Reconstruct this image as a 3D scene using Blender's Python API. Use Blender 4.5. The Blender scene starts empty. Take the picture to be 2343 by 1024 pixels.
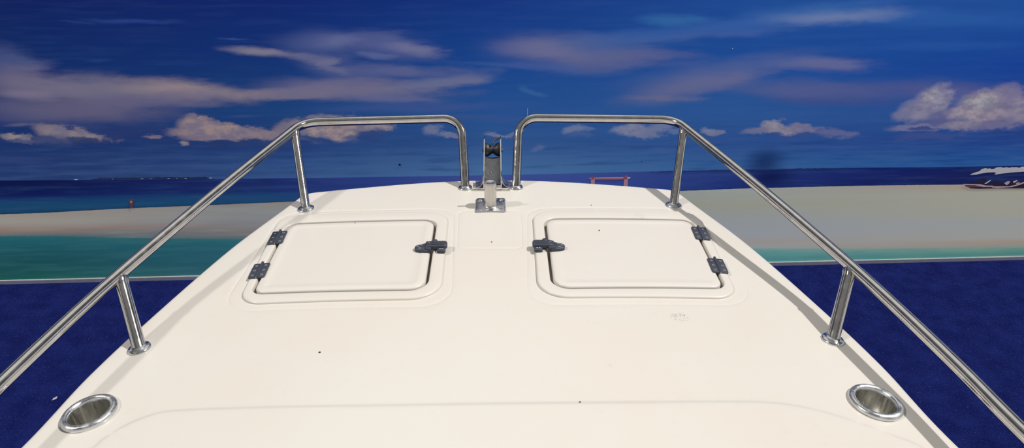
import bpy, bmesh, math, random
import numpy as np
from mathutils import Vector, Matrix, Euler
from mathutils.geometry import delaunay_2d_cdt
random.seed(4)
C = bpy.context.scene.collection
ZD = 1.5                       # height of the foredeck above the hall floor
IW, IH, F = 2343.0, 1024.0, 1640.0

# ------------------------------------------------------------------ camera
cam_d = bpy.data.cameras.new('camera'); cam = bpy.data.objects.new('camera', cam_d); C.objects.link(cam)
cam.location = (0.0227, 0, ZD + .9)
cam.rotation_euler = (math.radians(90 - 27.7), 0, math.radians(-1.2))
cam_d.sensor_fit = 'HORIZONTAL'; cam_d.sensor_width = 36; cam_d.lens = 36 * F / IW
cam_d.clip_start = .02
bpy.context.scene.camera = cam
CO = Vector(cam.location); RM = cam.rotation_euler.to_matrix()

def ray(px, py):
    return RM @ Vector(((px - IW / 2) / F, -(py - IH / 2) / F, -1))
def atz(px, py, z):
    d = ray(px, py); t = (z - CO.z) / d.z
    return CO + d * t

# ------------------------------------------------------------------ helpers
def tag(o, label=None, cat=None, group=None, kind=None):
    if label: o['label'] = label
    if cat: o['category'] = cat
    if group: o['group'] = group
    if kind: o['kind'] = kind
    return o
def thing(name, label, cat, loc=(0, 0, 0), group=None):
    o = bpy.data.objects.new(name, None); C.objects.link(o); o.location = loc
    o.empty_display_size = .1
    return tag(o, label, cat, group)
def obj(name, bm, mats, parent=None, smooth=True, angle=48):
    me = bpy.data.meshes.new(name)
    bmesh.ops.recalc_face_normals(bm, faces=bm.faces[:]) if angle != 'keep' else None
    bm.to_mesh(me); bm.free()
    for p in me.polygons: p.use_smooth = smooth
    if not isinstance(mats, (list, tuple)): mats = [mats]
    for m in mats: me.materials.append(m)
    if isinstance(angle, (int, float)):
        me.set_sharp_from_angle(angle=math.radians(angle))
    o = bpy.data.objects.new(name, me); C.objects.link(o)
    if parent is not None: o.parent = parent
    return o
def loft(bm, loops, closed=True, cap0=False, cap1=False, mat=0):
    vs = [[bm.verts.new(p) for p in L] for L in loops]
    n = len(loops[0])
    for a, b in zip(vs[:-1], vs[1:]):
        for i in range(n if closed else n - 1):
            j = (i + 1) % n
            f = bm.faces.new((a[i], a[j], b[j], b[i])); f.material_index = mat
    if cap0: bm.faces.new(vs[0][::-1]).material_index = mat
    if cap1: bm.faces.new(vs[-1]).material_index = mat
    return vs
def lathe(bm, prof, M=Matrix(), n=32, cap0=True, cap1=True, mat=0):
    loops = [[M @ Vector((r * math.cos(2 * math.pi * i / n), r * math.sin(2 * math.pi * i / n), z)) for i in range(n)] for r, z in prof]
    return loft(bm, loops, True, cap0, cap1, mat)
def frame(loc, z, x=None):
    z = Vector(z).normalized()
    x = Vector(x) if x is not None else (Vector((1, 0, 0)) if abs(z.x) < .9 else Vector((0, 1, 0)))
    x = (x - z * x.dot(z)).normalized(); y = z.cross(x)
    return Matrix.Translation(loc) @ Matrix((x, y, z)).transposed().to_4x4()
def cyl(bm, a, b, r, n=20, bev=.0, mat=0):
    a, b = Vector(a), Vector(b); L = (b - a).length
    pr = [(r, 0), (r, L)] if not bev else [(r - bev, 0), (r - bev * .3, bev * .3), (r, bev), (r, L - bev), (r - bev * .3, L - bev * .3), (r - bev, L)]
    lathe(bm, pr, frame(a, b - a), n, mat=mat)
def fillet(pts, rads, step=.008):
    pts = [Vector(p) for p in pts]; out = [pts[0]]
    for i in range(1, len(pts) - 1):
        p, a, b = pts[i], (pts[i - 1] - pts[i]).normalized(), (pts[i + 1] - pts[i]).normalized()
        ang = a.angle(b); r = rads[i]
        if r <= 0 or ang > math.radians(179.5): out.append(p); continue
        t = min(r / math.tan(ang / 2), .49 * min((pts[i - 1] - p).length, (pts[i + 1] - p).length) if r > .2 else 9)
        r2 = t * math.tan(ang / 2)
        c = p + (a + b).normalized() * (r2 / math.sin(ang / 2))
        s, e = p + a * t - c, p + b * t - c
        sw = s.angle(e); n = max(3, int(sw / math.radians(6)))
        for k in range(n + 1):
            q = k / n
            v = (s * math.sin((1 - q) * sw) + e * math.sin(q * sw)) / math.sin(sw)
            out.append(c + v)
    out.append(pts[-1]); return out
def tube(bm, path, r, n=24, mat=0, caps=True):
    P = [Vector(p) for p in path]
    T = [(P[min(i + 1, len(P) - 1)] - P[max(i - 1, 0)]).normalized() for i in range(len(P))]
    x = Vector((0, 0, 1)).cross(T[0])
    if x.length < .1: x = Vector((1, 0, 0)) - T[0] * T[0].x
    x.normalize(); loops = []
    for i, p in enumerate(P):
        x = (x - T[i] * x.dot(T[i])).normalized(); y = T[i].cross(x)
        loops.append([p + (x * math.cos(2 * math.pi * k / n) + y * math.sin(2 * math.pi * k / n)) * r for k in range(n)])
    loft(bm, loops, True, caps, caps, mat)
def slab(bm, outline, z0, z1, M, bev=.001, mat=0):
    """rounded plate: 2D outline (convex-ish) with softened top edge"""
    O = [Vector((p[0], p[1])) for p in outline]; c = sum(O, Vector((0, 0))) / len(O)
    def lp(t, z):
        r = []
        for p in O:
            d = p - c; L = d.length
            q = c + d * max(.0, (L - t)) / L
            r.append(M @ Vector((q.x, q.y, z)))
        return r
    loft(bm, [lp(0, z0), lp(0, z1 - bev), lp(bev * .3, z1 - bev * .3), lp(bev, z1)], True, True, True, mat)
def rquad(corners, rad, inset=0., nc=10, ns=14):
    """rounded quad (4 corners ccw, xy); inset offsets the sides inwards"""
    P = [Vector((c[0], c[1])) for c in corners]
    rad = rad if isinstance(rad, (list, tuple)) else [rad] * 4
    lines = []
    for i in range(4):
        a, b = P[i], P[(i + 1) % 4]; d = (b - a).normalized(); nrm = Vector((-d.y, d.x))
        lines.append((a + nrm * inset, d))
    Q = []
    for i in range(4):
        (a, d), (b, e) = lines[i - 1], lines[i]
        t = (b - a).cross(e) / d.cross(e); Q.append(a + d * t)
    arcs = []
    for i in range(4):
        p = Q[i]; a = (Q[i - 1] - p).normalized(); b = (Q[(i + 1) % 4] - p).normalized()
        r = max(rad[i] - inset, .003); ang = a.angle(b); t = r / math.tan(ang / 2)
        c = p + (a + b).normalized() * (r / math.sin(ang / 2)); s = p + a * t - c; e = p + b * t - c; sw = s.angle(e)
        arcs.append([c + (s * math.sin((1 - k / nc) * sw) + e * math.sin(k / nc * sw)) / math.sin(sw) for k in range(nc + 1)])
    out = []
    for i in range(4):
        out += arcs[i]; a, b = arcs[i][-1], arcs[(i + 1) % 4][0]
        out += [a.lerp(b, k / ns) for k in range(1, ns)]
    return out
def catmull(P, per=8):
    P = [Vector(p) for p in P]; P = [P[0] * 2 - P[1]] + P + [P[-1] * 2 - P[-2]]; out = []
    for i in range(1, len(P) - 2):
        for k in range(per):
            t = k / per
            out.append(.5 * ((2 * P[i]) + (P[i + 1] - P[i - 1]) * t + (2 * P[i - 1] - 5 * P[i] + 4 * P[i + 1] - P[i + 2]) * t * t + (3 * P[i] - P[i - 1] - 3 * P[i + 1] + P[i + 2]) * t ** 3))
    out.append(P[-2]); return out

# ------------------------------------------------------------------ materials
def lin(c):
    return tuple((v / 255 / 12.92 if v / 255 <= .04045 else ((v / 255 + .055) / 1.055) ** 2.4) for v in c) + (1,)
class NT:
    def __init__(s, name):
        s.m = bpy.data.materials.new(name); s.m.use_nodes = True; s.t = s.m.node_tree; s.b = s.t.nodes['Principled BSDF']
    def n(s, typ, **kw):
        nd = s.t.nodes.new('ShaderNode' + typ)
        for k, v in kw.items():
            if k.startswith('i_'): nd.inputs[int(k[2:]) if k[2:].isdigit() else k[2:].replace('_', ' ')].default_value = v
            else: setattr(nd, k, v)
        return nd
    def l(s, a, b): s.t.links.new(a, b)
    def math(s, op, a, b=None, c=None, clamp=False):
        nd = s.n('Math', operation=op, use_clamp=clamp)
        for i, v in enumerate((a, b, c)):
            if v is None: continue
            if isinstance(v, (int, float)): nd.inputs[i].default_value = v
            else: s.l(v, nd.inputs[i])
        return nd.outputs[0]
    def mix(s, fac, a, b):
        nd = s.n('Mix', data_type='RGBA')
        for k, v in ((0, fac), (6, a), (7, b)):
            if isinstance(v, (int, float, tuple)): nd.inputs[k].default_value = v
            else: s.l(v, nd.inputs[k])
        return nd.outputs[2]
    def ss(s, x, lo, hi, a=0., b=1.):
        nd = s.n('MapRange', interpolation_type='SMOOTHSTEP'); nd.inputs[1].default_value = lo; nd.inputs[2].default_value = hi
        nd.inputs[3].default_value = a; nd.inputs[4].default_value = b; s.l(x, nd.inputs[0]); return nd.outputs[0]
    def noise(s, vec, scale, det=4, rough=.55):
        nd = s.n('TexNoise'); nd.inputs['Scale'].default_value = scale; nd.inputs['Detail'].default_value = det; nd.inputs['Roughness'].default_value = rough
        s.l(vec, nd.inputs['Vector']); return nd
    def bump(s, h, strength, dist=.001):
        b = s.n('Bump'); b.inputs['Strength'].default_value = strength; b.inputs['Distance'].default_value = dist
        s.l(h, b.inputs['Height']); s.l(b.outputs[0], s.b.inputs['Normal'])
def steel(name, col, rough, bumpy=.15, scale=60, metal=1., sz=1.):
    k = NT(name); mp_ = k.n('VectorMath', operation='MULTIPLY'); k.l(k.n('TexCoord').outputs['Object'], mp_.inputs[0]); mp_.inputs[1].default_value = (1, 1, sz); tc = mp_.outputs[0]
    n1 = k.noise(tc, scale, 5, .6); n2 = k.noise(tc, scale * 8, 3)
    k.l(k.mix(k.ss(n1.outputs[0], .35, .7), tuple(c * .86 for c in col[:3]) + (1,), col), k.b.inputs['Base Color'])
    k.b.inputs['Metallic'].default_value = metal
    k.l(k.ss(n1.outputs[0], .3, .75, rough * .6, rough * 1.5), k.b.inputs['Roughness'])
    k.bump(n2.outputs[0], bumpy, .0006)
    return k.m
M_rail = steel('polished_steel', (.64, .62, .60, 1), .11, .03, 40)
M_flange = steel('flange_steel', (.66, .67, .68, 1), .20, .05, 90)
M_plate = steel('plate_steel', (.50, .50, .53, 1), .34, .1, 60)
M_brush = steel('brushed_steel', (.66, .64, .61, 1), .26, .08, 70, 1., .1)
M_dull = steel('dull_steel', (.20, .20, .21, 1), .34, .12, 45)
M_cup = steel('satin_steel', (.66, .65, .61, 1), .36, .03, 160, 1., .03)
M_rim = steel('satin_rim', (.74, .75, .76, 1), .30, .04, 70, 1.)
def plastic(name, col, rough, b=.3, sc=250):
    k = NT(name); tc = k.n('TexCoord').outputs['Object']; n = k.noise(tc, sc, 4)
    k.l(k.mix(n.outputs[0], tuple(c * .85 for c in col[:3]) + (1,), tuple(min(1, c * 1.15) for c in col[:3]) + (1,)), k.b.inputs['Base Color'])
    k.b.inputs['Roughness'].default_value = rough; k.bump(n.outputs[0], b, .0004); return k.m
M_plas = plastic('grey_plastic', lin((50, 54, 66)), .5)
M_screw = plastic('screw_steel', lin((150, 155, 165)), .3)
M_rub = plastic('black_rubber', lin((30, 32, 38)), .5)
M_leaf = plastic('dry_leaf', lin((62, 72, 48)), .8)
M_scrap = plastic('grey_scrap', lin((150, 150, 165)), .8)

def gel(name, col, stains=()):
    k = NT(name); g = k.n('NewGeometry').outputs['Position']
    n1 = k.noise(g, 3.0, 4); n2 = k.noise(g, 38, 5, .6); n3 = k.noise(g, 900, 2)
    c = k.mix(k.ss(n1.outputs[0], .3, .7, 0, .6), col, tuple(v * f for v, f in zip(col[:3], (.985, .96, .92))) + (1,))
    c = k.mix(k.ss(n2.outputs[0], .58, .8, 0, .20), c, tuple(v * .82 for v in col[:3]) + (1,))
    for (x, y, rx, ry, th, op) in stains:         # clusters of dirt specks
        v = k.n('VectorMath', operation='SUBTRACT'); k.l(g, v.inputs[0]); v.inputs[1].default_value = (x, y, 0)
        w = k.n('VectorMath', operation='MULTIPLY'); k.l(v.outputs[0], w.inputs[0]); w.inputs[1].default_value = (1 / rx, 1 / ry, 0)
        L = k.n('VectorMath', operation='LENGTH'); k.l(w.outputs[0], L.inputs[0])
        m = k.ss(L.outputs['Value'], .4, 1.2, 1, 0)
        nz = k.noise(g, 330, 3, .7)
        sp = k.math('MULTIPLY', m, k.ss(nz.outputs[0], th - .01, th + .03, 0, op))
        c = k.mix(sp, c, lin((70, 66, 60)))
    k.l(c, k.b.inputs['Base Color'])
    k.b.inputs['Roughness'].default_value = .32; k.b.inputs['Specular IOR Level'].default_value = .45
    k.b.inputs['Coat Weight'].default_value = .12; k.b.inputs['Coat Roughness'].default_value = .12
    k.bump(n3.outputs[0], .04, .0003)
    return k.m
def px(p, q): v = atz(p, q, ZD); return (v.x, v.y)
st = []
for (p, q, rx, ry, th, op) in ((1463, 493, .022, .028, .60, .9), (1440, 514, .028, .014, .62, .5), (1557, 715, .022, .018, .57, .9), (1395, 833, .006, .008, .6, .6), (1355, 735, .012, .010, .62, .5)):
    x, y = px(p, q); st.append((x, y, rx, ry, th, op))
GEL = (.57, .545, .508, 1)
M_gel = gel('cream_gelcoat', GEL, st)
M_lid = gel('cream_gelcoat_lid', (.567, .543, .512, 1))

# ------------------------------------------------------------------ the boat
boat = thing('motorboat', 'white fibreglass boat foredeck with steel bow rails and two hatches', 'boat', (0, 1.1, 0))
BO = Vector(boat.location)
def bobj(name, bm, mats, parent=None, **k):
    """meshes are written in world coordinates; shift them to the boat's base"""
    bmesh.ops.translate(bm, verts=bm.verts[:], vec=-BO)
    return obj(name, bm, mats, parent or boat, **k)

def crown(x, y):
    return -.035 * (x / .75) ** 2
def onz(p, q, dz=0.):                      # pixel -> point of the crowned deck surface
    z = ZD
    for _ in range(8):
        v = atz(p, q, z + dz); z = ZD + crown(v.x, v.y)
    return v
def R(p, q, z=0.): v = onz(p, q, z); return (v.x, v.y)
def mir(L): return [(-x, y) for x, y in L][::-1]

# feature outlines (right half, mirrored to the left)
q_open = [R(1262, 660, .006), R(1664, 660, .006), R(1583, 501, .006), R(1243, 498, .006)]       # ccw
q_ring = [R(1231, 681, .003), R(1692, 683, .003), R(1597, 485, .003), R(1218, 483, .003)]
q_scr = [R(1206, 699), R(1733, 699), R(1594, 479), R(1206, 477)]
RO, RR, RS = [.045, .035, .035, .040], [.07, .06, .055, .06], [.07, .08, .06, .06]
scr_r = [tuple(v) for v in rquad(q_scr, RS, 0, 8, 40)]
ctr = [tuple(v) for v in rquad([R(1046, 568), R(1196, 568), R(1192, 482), R(1050, 482)], .022, 0, 8, 24)]
step_px = [(215, 1024), (240, 1003), (290, 973), (340, 953), (400, 941), (600, 933), (850, 929), (1100, 925), (1400, 922), (1680, 920), (1760, 922), (1830, 931), (1900, 948), (1980, 973), (2050, 1000), (2110, 1026)]
step_w = [R(*p) for p in step_px]
step_w = [(step_w[0][0] - .12, step_w[0][1] - .22), (step_w[0][0] - .05, step_w[0][1] - .09)] + step_w + [(step_w[-1][0] + .05, step_w[-1][1] - .09), (step_w[-1][0] + .12, step_w[-1][1] - .22)]
step = [tuple(v) for v in catmull([Vector(p) for p in step_w], 8)]

# edge of the deck as seen against the background (right side, bow to stern)
EZ = -.012
edge_px = [(1557, 446), (1600, 478), (1716, 565), (1871, 700), (2020, 840), (2193, 1024)]
front_px = [(1260, 415), (1400, 423.5), (1490, 430.5), (1528, 434), (1546, 439)]
fr = [(lambda v: (v.x, v.y))(onz(p, q, -.008)) for p, q in front_px]
sd = [(lambda v: (v.x, v.y))(onz(p, q, EZ)) for p, q in edge_px]
fy = onz(1122, 412, -.008).y
aft = [(sd[-1][0] + .09, .62), (sd[-1][0] + .16, .35), (sd[-1][0] + .19, .12)]
half = [(0, fy)] + fr[:] + sd + aft
hc = catmull([Vector(p) for p in half], 12)
outl = [(v.x, v.y) for v in hc]                                            # bow centre -> stern right
outline = outl + [(-x, y) for x, y in outl[::-1]][:-1]                     # closed, clockwise
outline = outline[::-1]                                                    # ccw
def offs(poly, d, closed=True):
    n = len(poly); out = []
    for i in range(n):
        a = Vector(poly[(i - 1) % n] if closed or i > 0 else poly[0]); b = Vector(poly[(i + 1) % n] if closed or i < n - 1 else poly[-1])
        t = (b - a).normalized(); out.append((poly[i][0] - t.y * d, poly[i][1] + t.x * d))
    return out
ROLL = .020
inner = offs(outline, ROLL)
A = np.array
def segdist(P, poly, closed):
    q = A(poly); a = q if closed else q[:-1]; b = np.roll(q, -1, 0) if closed else q[1:]
    best = np.full(len(P), 1e9); sg = np.zeros(len(P))
    for i in range(0, len(P), 4000):
        p = P[i:i + 4000][:, None, :]; ab = (b - a)[None]; ap = p - a[None]
        t = np.clip((ap * ab).sum(2) / np.maximum((ab * ab).sum(2), 1e-12), 0, 1)
        d = ap - t[..., None] * ab; L = np.hypot(d[..., 0], d[..., 1]); k = L.argmin(1); r = np.arange(len(k))
        best[i:i + 4000] = L[r, k]; cr = ab[0, k, 0] * ap[r, k, 1] - ab[0, k, 1] * ap[r, k, 0]; sg[i:i + 4000] = np.sign(cr)
    return best, sg
def smooth01(t): t = np.clip(t, 0, 1); return t * t * (3 - 2 * t)
def deckz(P, fine=True):
    z = ZD + -.035 * (P[:, 0] / .75) ** 2
    d, s = segdist(P, step, False)                       # low moulded step towards the windscreen
    z = z + .0045 * smooth01(.5 - s * d / .014)
    for lp, cl, dep, w in ((scr_r, True, .0008, .0028), (mir(scr_r), True, .0008, .0028), (ctr, True, .0008, .0025)):
        d, s = segdist(P, lp, cl); z = z - dep * (1 - smooth01(d / w))
    return z
def dz1(x, y): return float(deckz(A([[x, y]]))[0])
CUPS = [onz(206, 947), onz(2002, 922.5)]
CR = .0485
def inside(p, poly):
    x, y = p; c = False; n = len(poly)
    for i in range(n):
        x1, y1 = poly[i]; x2, y2 = poly[(i + 1) % n]
        if (y1 > y) != (y2 > y) and x < (x2 - x1) * (y - y1) / (y2 - y1) + x1: c = not c
    return c
coords, edges = [], []
def addloop(L, closed=True):
    b = len(coords); coords.extend([Vector(p) for p in L]); n = len(L)
    for i in range(n if closed else n - 1): edges.append((b + i, b + (i + 1) % n))
    return list(range(b, b + n))
addloop(inner)
hole_r = [tuple(v) for v in rquad(q_ring, RR, .010, 10, 14)]
holes = [hole_r, mir(hole_r)] + [[(c.x + (CR - .010) * math.cos(a * math.pi / 24), c.y + (CR - .010) * math.sin(a * math.pi / 24)) for a in range(48)] for c in CUPS]
for h in holes: addloop(h)
for lp in (scr_r, mir(scr_r), ctr):
    for d in (-.003, -.0015, 0, .0015, .003): addloop([p for p in offs(lp, d) if inside(p, inner)])
for d in (-.008, -.004, 0, .004, .008):
    L = [p for p in offs(step, d, False) if inside(p, inner)]
    addloop(L, False)
gs = .016
yy = .13
while yy < 2.05:
    xx = -1.1 + (gs / 2 if int(yy / gs) % 2 else 0)
    while xx < 1.1:
        if inside((xx, yy), inner) and not any(inside((xx, yy), h) for h in holes): coords.append(Vector((xx, yy)))
        xx += gs
    yy += gs * .87
vo, eo, fo, *_ = delaunay_2d_cdt(coords, edges, [], 0, 1e-6)
VP = A([(v.x, v.y) for v in vo]); VZ = deckz(VP)
bm = bmesh.new(); bv = [bm.verts.new((v.x, v.y, z)) for v, z in zip(vo, VZ)]
for f in fo:
    c = sum((vo[i] for i in f), Vector((0, 0))) / len(f)
    if not inside(c, inner) or any(inside(c, h) for h in holes): continue
    try:
        ff = bm.faces.new([bv[i] for i in f])
    except ValueError: pass
# rolled edge and hull sides
zin = deckz(A(inner))
def hull_loop(t, drop, scale=1., ys=0.):
    o = offs(outline, ROLL - t) if t < ROLL else outline
    return [Vector((p[0] * scale, p[1] + (ys if p[1] > .3 else 0) * min(1, max(0, (p[1] - .3) / 1.5)), z - drop)) for p, z in zip(o, zin)]
loops = [hull_loop(0, 0)]
for k in range(1, 8):
    a = k / 7 * math.pi / 2; loops.append(hull_loop(ROLL * math.sin(a) * .999, .024 * (1 - math.cos(a)) + .0004 * k))
for dr, sc, ysh in ((.05, 1.0, 0), (.16, .985, -.01), (.165, 1.0, 0), (.19, 1.005, .005), (.20, .985, -.01), (.42, .93, -.06), (.70, .78, -.18), (.95, .50, -.38), (1.12, .14, -.62), (1.16, .02, -.70)):
    loops.append(hull_loop(ROLL, dr + .024, sc, ysh))
loft(bm, loops, True, False, True)
bmesh.ops.remove_doubles(bm, verts=bm.verts[:], dist=1e-5)
hull = bobj('hull', bm, M_gel, angle=38)

# hatches ----------------------------------------------------------
def lift(L, dz):
    z = deckz(A([(p[0], p[1]) for p in L])) if False else ZD - .035 * (A([p[0] for p in L]) / .75) ** 2
    return [Vector((p[0], p[1], zz + dz)) for p, zz in zip(L, z)]
def mirq(q): return [(-q[1][0], q[1][1]), (-q[0][0], q[0][1]), (-q[3][0], q[3][1]), (-q[2][0], q[2][1])]
def mirr(r): return [r[1], r[0], r[3], r[2]]
def hatch(side):
    qo, qr, ro, rr = (q_open, q_ring, RO, RR) if side > 0 else (mirq(q_open), mirq(q_ring), mirr(RO), mirr(RR))
    bm = bmesh.new()
    outer = [(0, -.002), (.0004, .0022), (.0014, .0042), (.0034, .0054), (.0065, .0058)]
    L = [lift(rquad(qr, rr, t, 10, 14), z) for t, z in outer]
    o1 = rquad(qo, ro, -.006, 10, 14)
    r1 = rquad(qr, rr, .011, 10, 14)
    L.append(lift([a.lerp(b, .5) for a, b in zip(r1, o1)], .0060))
    for t, z in ((-.0045, .0060), (-.0022, .0056), (-.0006, .0042), (0, .002), (.0006, -.022), (.030, -.024)):
        L.append(lift(rquad(qo, ro, t, 10, 14), z))
    loft(bm, L); bobj('hatch_frame', bm, M_gel)
    bm = bmesh.new()
    G = .0072
    prof = [(G + .002, -.020), (G, -.008), (G, .001), (G + .0006, .0034), (G + .0022, .0052), (G + .0050, .0062), (G + .018, .0066), (G + .0205, .0063), (G + .024, .0056)]
    L = [lift(rquad(qo, ro, t, 10, 14), z) for t, z in prof]
    last = rquad(qo, ro, G + .024, 10, 14); c = sum(last, Vector((0, 0))) / len(last)
    for k in range(1, 12):
        s = 1 - k / 12; L.append(lift([c + (p - c) * s for p in last], .0056))
    vs = loft(bm, L, True, False, False)
    cv = bm.verts.new((c.x, c.y, ZD + crown(c.x, c.y) + .0056)); n = len(vs[-1])
    for i in range(n): bm.faces.new((vs[-1][i], vs[-1][(i + 1) % n], cv))
    lid = bobj('hatch_lid', bm, M_lid)
    lid.name = 'hatch_lid'
    # hinges
    for (a, b) in (((1597, 521), (1609.5, 549)), ((1635, 593), (1649, 625))):
        A0, B0 = onz(*a, .006), onz(*b, .006)
        A0.x *= side; B0.x *= side
        e = (A0 - B0); ln = e.length; mid = (A0 + B0) / 2
        nz = Vector((2 * .035 * mid.x / .5625, 0, 1))
        M = frame(mid + nz * .0, nz, e)             # local x along knuckle, y across
        mid.z = ZD + crown(mid.x, mid.y) + .0064; M = frame(mid, nz, e)
        bm = bmesh.new(); hl = ln / 2; w = .0195
        for s in (1, -1):
            o = [(-hl, s * .001), (hl, s * .001), (hl, s * (w - .004)), (hl - .001, s * (w - .001)), (hl - .004, s * w), (-hl + .004, s * w), (-hl + .001, s * (w - .001)), (-hl, s * (w - .004))]
            if s < 0: o = o[::-1]
            slab(bm, o, -.001, .0028, M, .0007)
            for u in (-hl * .66, 0, hl * .66):
                v = s * w * .58
                T = M @ Matrix.Translation((u, v, .0026))
                lathe(bm, [(.0030, -.0002), (.0030, .0006), (.0023, .0008), (.0020, .0002), (.0, .0001)][:4], T, 14, False, False, mat=1)
                lathe(bm, [(.0019, -.0002), (.0017, .0005), (.0006, .0007)], T, 12, False, True, mat=0)
        tube(bm, [M @ Vector((-hl * 1.0, 0, .0022)), M @ Vector((hl * 1.0, 0, .0022))], .0034, 16)
        cyl(bm, M @ Vector((hl * 1.0, 0, .0026)), M @ Vector((hl * 1.16, 0, .0026)), .0034, 14, .0012)
        cyl(bm, M @ Vector((-hl * 1.0, 0, .0028)), M @ Vector((-hl * 1.03, 0, .0028)), .0016, 10, .0, mat=1)
        h = bobj('hinge', bm, [M_plas, M_screw], lid, angle=40); h['label'] = 'dark grey plastic hinge with six screws'
    # latch
    v = onz(1252.5, 566.5, .006); cx = v.x * side
    M = frame(Vector((cx, v.y, ZD + crown(cx, v.y) + .0062)), (2 * .035 * cx / .5625, 0, 1), (side, .0, 0))
    s = side
    bm = bmesh.new()
    base = [(.010, -.0205), (.024, -.0195), (.038, -.014), (.0435, -.007), (.044, .002), (.040, .008), (.030, .0125), (.019, .0165), (.0165, .0185), (.010, .0185)]
    fx = lambda L: [(x, y * s) for x, y in L] if s > 0 else [(x, y * s) for x, y in L][::-1]
    slab(bm, fx(base), -.001, .0085, M, .003)
    for (u, w_) in ((.036, .000), (.030, -.009), (.028, .0075)):
        T = M @ Matrix.Translation((u, w_ * s, .0085))
        lathe(bm, [(.0030, -.0004), (.0030, .0005), (.0024, .0007), (.0020, .0001)], T, 14, False, False, mat=1)
        lathe(bm, [(.0018, -.0004), (.0012, .0005)], T, 12, False, True)
    cyl(bm, M @ Vector((.013, -.019, .0085)), M @ Vector((.013, .0165, .0085)), .0042, 16, .001)
    latch = bobj('latch', bm, [M_plas, M_screw], lid, angle=50); latch['label'] = 'dark grey plastic latch body'
    bm = bmesh.new()
    cap = lambda x0, x1, y0, y1, r: [(x0 + r + r * math.cos(a), y0 + r + r * math.sin(a)) for a in [math.pi + k * math.pi / 12 for k in range(7)]] + [(x1 - r + r * math.cos(a), y0 + r + r * math.sin(a)) for a in [1.5 * math.pi + k * math.pi / 12 for k in range(7)]] + [(x1 - r + r * math.cos(a), y1 - r + r * math.sin(a)) for a in [k * math.pi / 12 for k in range(7)]] + [(x0 + r + r * math.cos(a), y1 - r + r * math.sin(a)) for a in [.5 * math.pi + k * math.pi / 12 for k in range(7)]]
    slab(bm, fx(cap(-.038, .0145, -.010, .017, .008)), .0045, .0145, M, .003)
    slab(bm, fx(cap(-.030, .003, -.003, .005, .0035)), .0140, .0165, M, .001)
    slab(bm, fx(cap(.001, .014, -.0195, -.009, .003)), .001, .0125, M, .002)
    cyl(bm, M @ Vector((-.006, .014 * s, .003)), M @ Vector((-.006, .014 * s, .017)), .0075, 18, .002)
    lathe(bm, [(.0016, -.0004), (.0014, .0006), (.0004, .0009)], M @ Matrix.Translation((.007, .006 * s, .0145)), 10, False, True, mat=1)
    bobj('latch_lever', bm, [M_plas, M_screw], lid, angle=50)
    bm = bmesh.new()
    slab(bm, fx(cap(-.034, -.013, -.024, .006, .007)), -.001, .0085, M, .0025)
    for u in (-.027, -.021): lathe(bm, [(.0022, -.0004), (.0022, .0004), (.0015, .0006), (.0012, .0001)], M @ Matrix.Translation((u, -.015 * s, .0085)), 12, False, True, mat=1)
    bobj('latch_keeper', bm, [M_plas, M_screw], lid, angle=50)
hatch(1); hatch(-1)

# bow rails --------------------------------------------------------
TR = .0132
def P3(p, q, z): v = atz(p, q, ZD + z); return v
def rail(side):
    m = lambda v: Vector((v[0] * side, v[1], v[2]))
    b0 = onz(1181, 429)
    bend = P3(1187, 268, .168)
    top1 = P3(1546, 273, .163)
    pts = [Vector((b0.x, b0.y, ZD + crown(b0.x, 0) - .002)), Vector((bend.x, top1.y + .01, ZD + .168)), Vector((top1.x, top1.y, ZD + .162))]
    tail = [P3(1673, 376, .134), P3(1773, 459, .112), P3(1932, 595, .081), P3(2032, 685, .073), P3(2190, 836, .060), P3(2343, 990, .050)]
    e = tail[-1]; e2 = e + (tail[-1] - tail[-2]) * 1.6
    e2.x = e.x + .045
    tail += [e2, Vector((e2.x + .015, e2.y - .25, e2.z - .0)), Vector((e2.x + .010, e2.y - .33, e2.z - .02)), Vector((e2.x - .025, e2.y - .36, ZD + crown(e2.x, 0) - .002))]
    rads = [0, .060, .085] + [0] * len(tail)
    head = fillet([m(p) for p in pts + tail[:1]], [0, .058, .07, 0])
    tl = catmull([Vector(p) for p in tail], 8)
    path = head[:-1] + [m(p) for p in tl]
    bm = bmesh.new(); tube(bm, path, TR, 28)
    r = bobj('bow_rail', bm, M_rail)
    def flange(v, axis, rr, par):
        bm = bmesh.new(); z = ZD + crown(v[0], v[1]); n = Vector((2 * .035 * v[0] / .5625, 0, 1))
        M = frame(Vector((v[0], v[1], z)), n)
        lathe(bm, [(rr, -.001), (rr, .0018), (rr * .97, .0038), (rr * .88, .0052), (rr * .72, .0060), (rr * .66, .0078), (rr * .58, .0088)], M, 32, False, True)
        for k in range(3):
            a = 2 * math.pi * k / 3 + .6
            lathe(bm, [(.0032, .0), (.003, .0018), (.0015, .0028)], M @ Matrix.Translation((rr * .82 * math.cos(a), rr * .82 * math.sin(a), .003)), 10, False, True)
        bobj('base_flange', bm, M_flange, par)
    flange((side * b0.x, b0.y), None, .0205, r)
    def post(basepx, toppx, tz, rr=.0125):
        b = onz(*basepx); t = P3(*toppx, tz)
        bm = bmesh.new()
        B = m(Vector((b.x, b.y, ZD + crown(b.x, 0) - .002))); T = min(path, key=lambda q: (q - m(t)).length); d = (T - B).normalized(); T = T - d * .007
        tube(bm, [B.lerp(T, q / 8) for q in range(9)], rr, 24)
        lathe(bm, [(rr * .98, -.012), (rr * 1.03, -.002), (rr * 1.16, .005), (rr * 1.05, .011)], frame(T - d * .012, d), 24, False, False)
        p = bobj('rail_post', bm, M_rail, r); flange(m(b), None, .0235, r)
    post((1541, 470), (1580, 292), .152)
    post((1905, 777), (1953, 613), .078, .0138)
    # stern end foot, outside the frame
    v = tail[-1]; flange(m(v), None, .0205, r)
rail(1); rail(-1)

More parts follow.
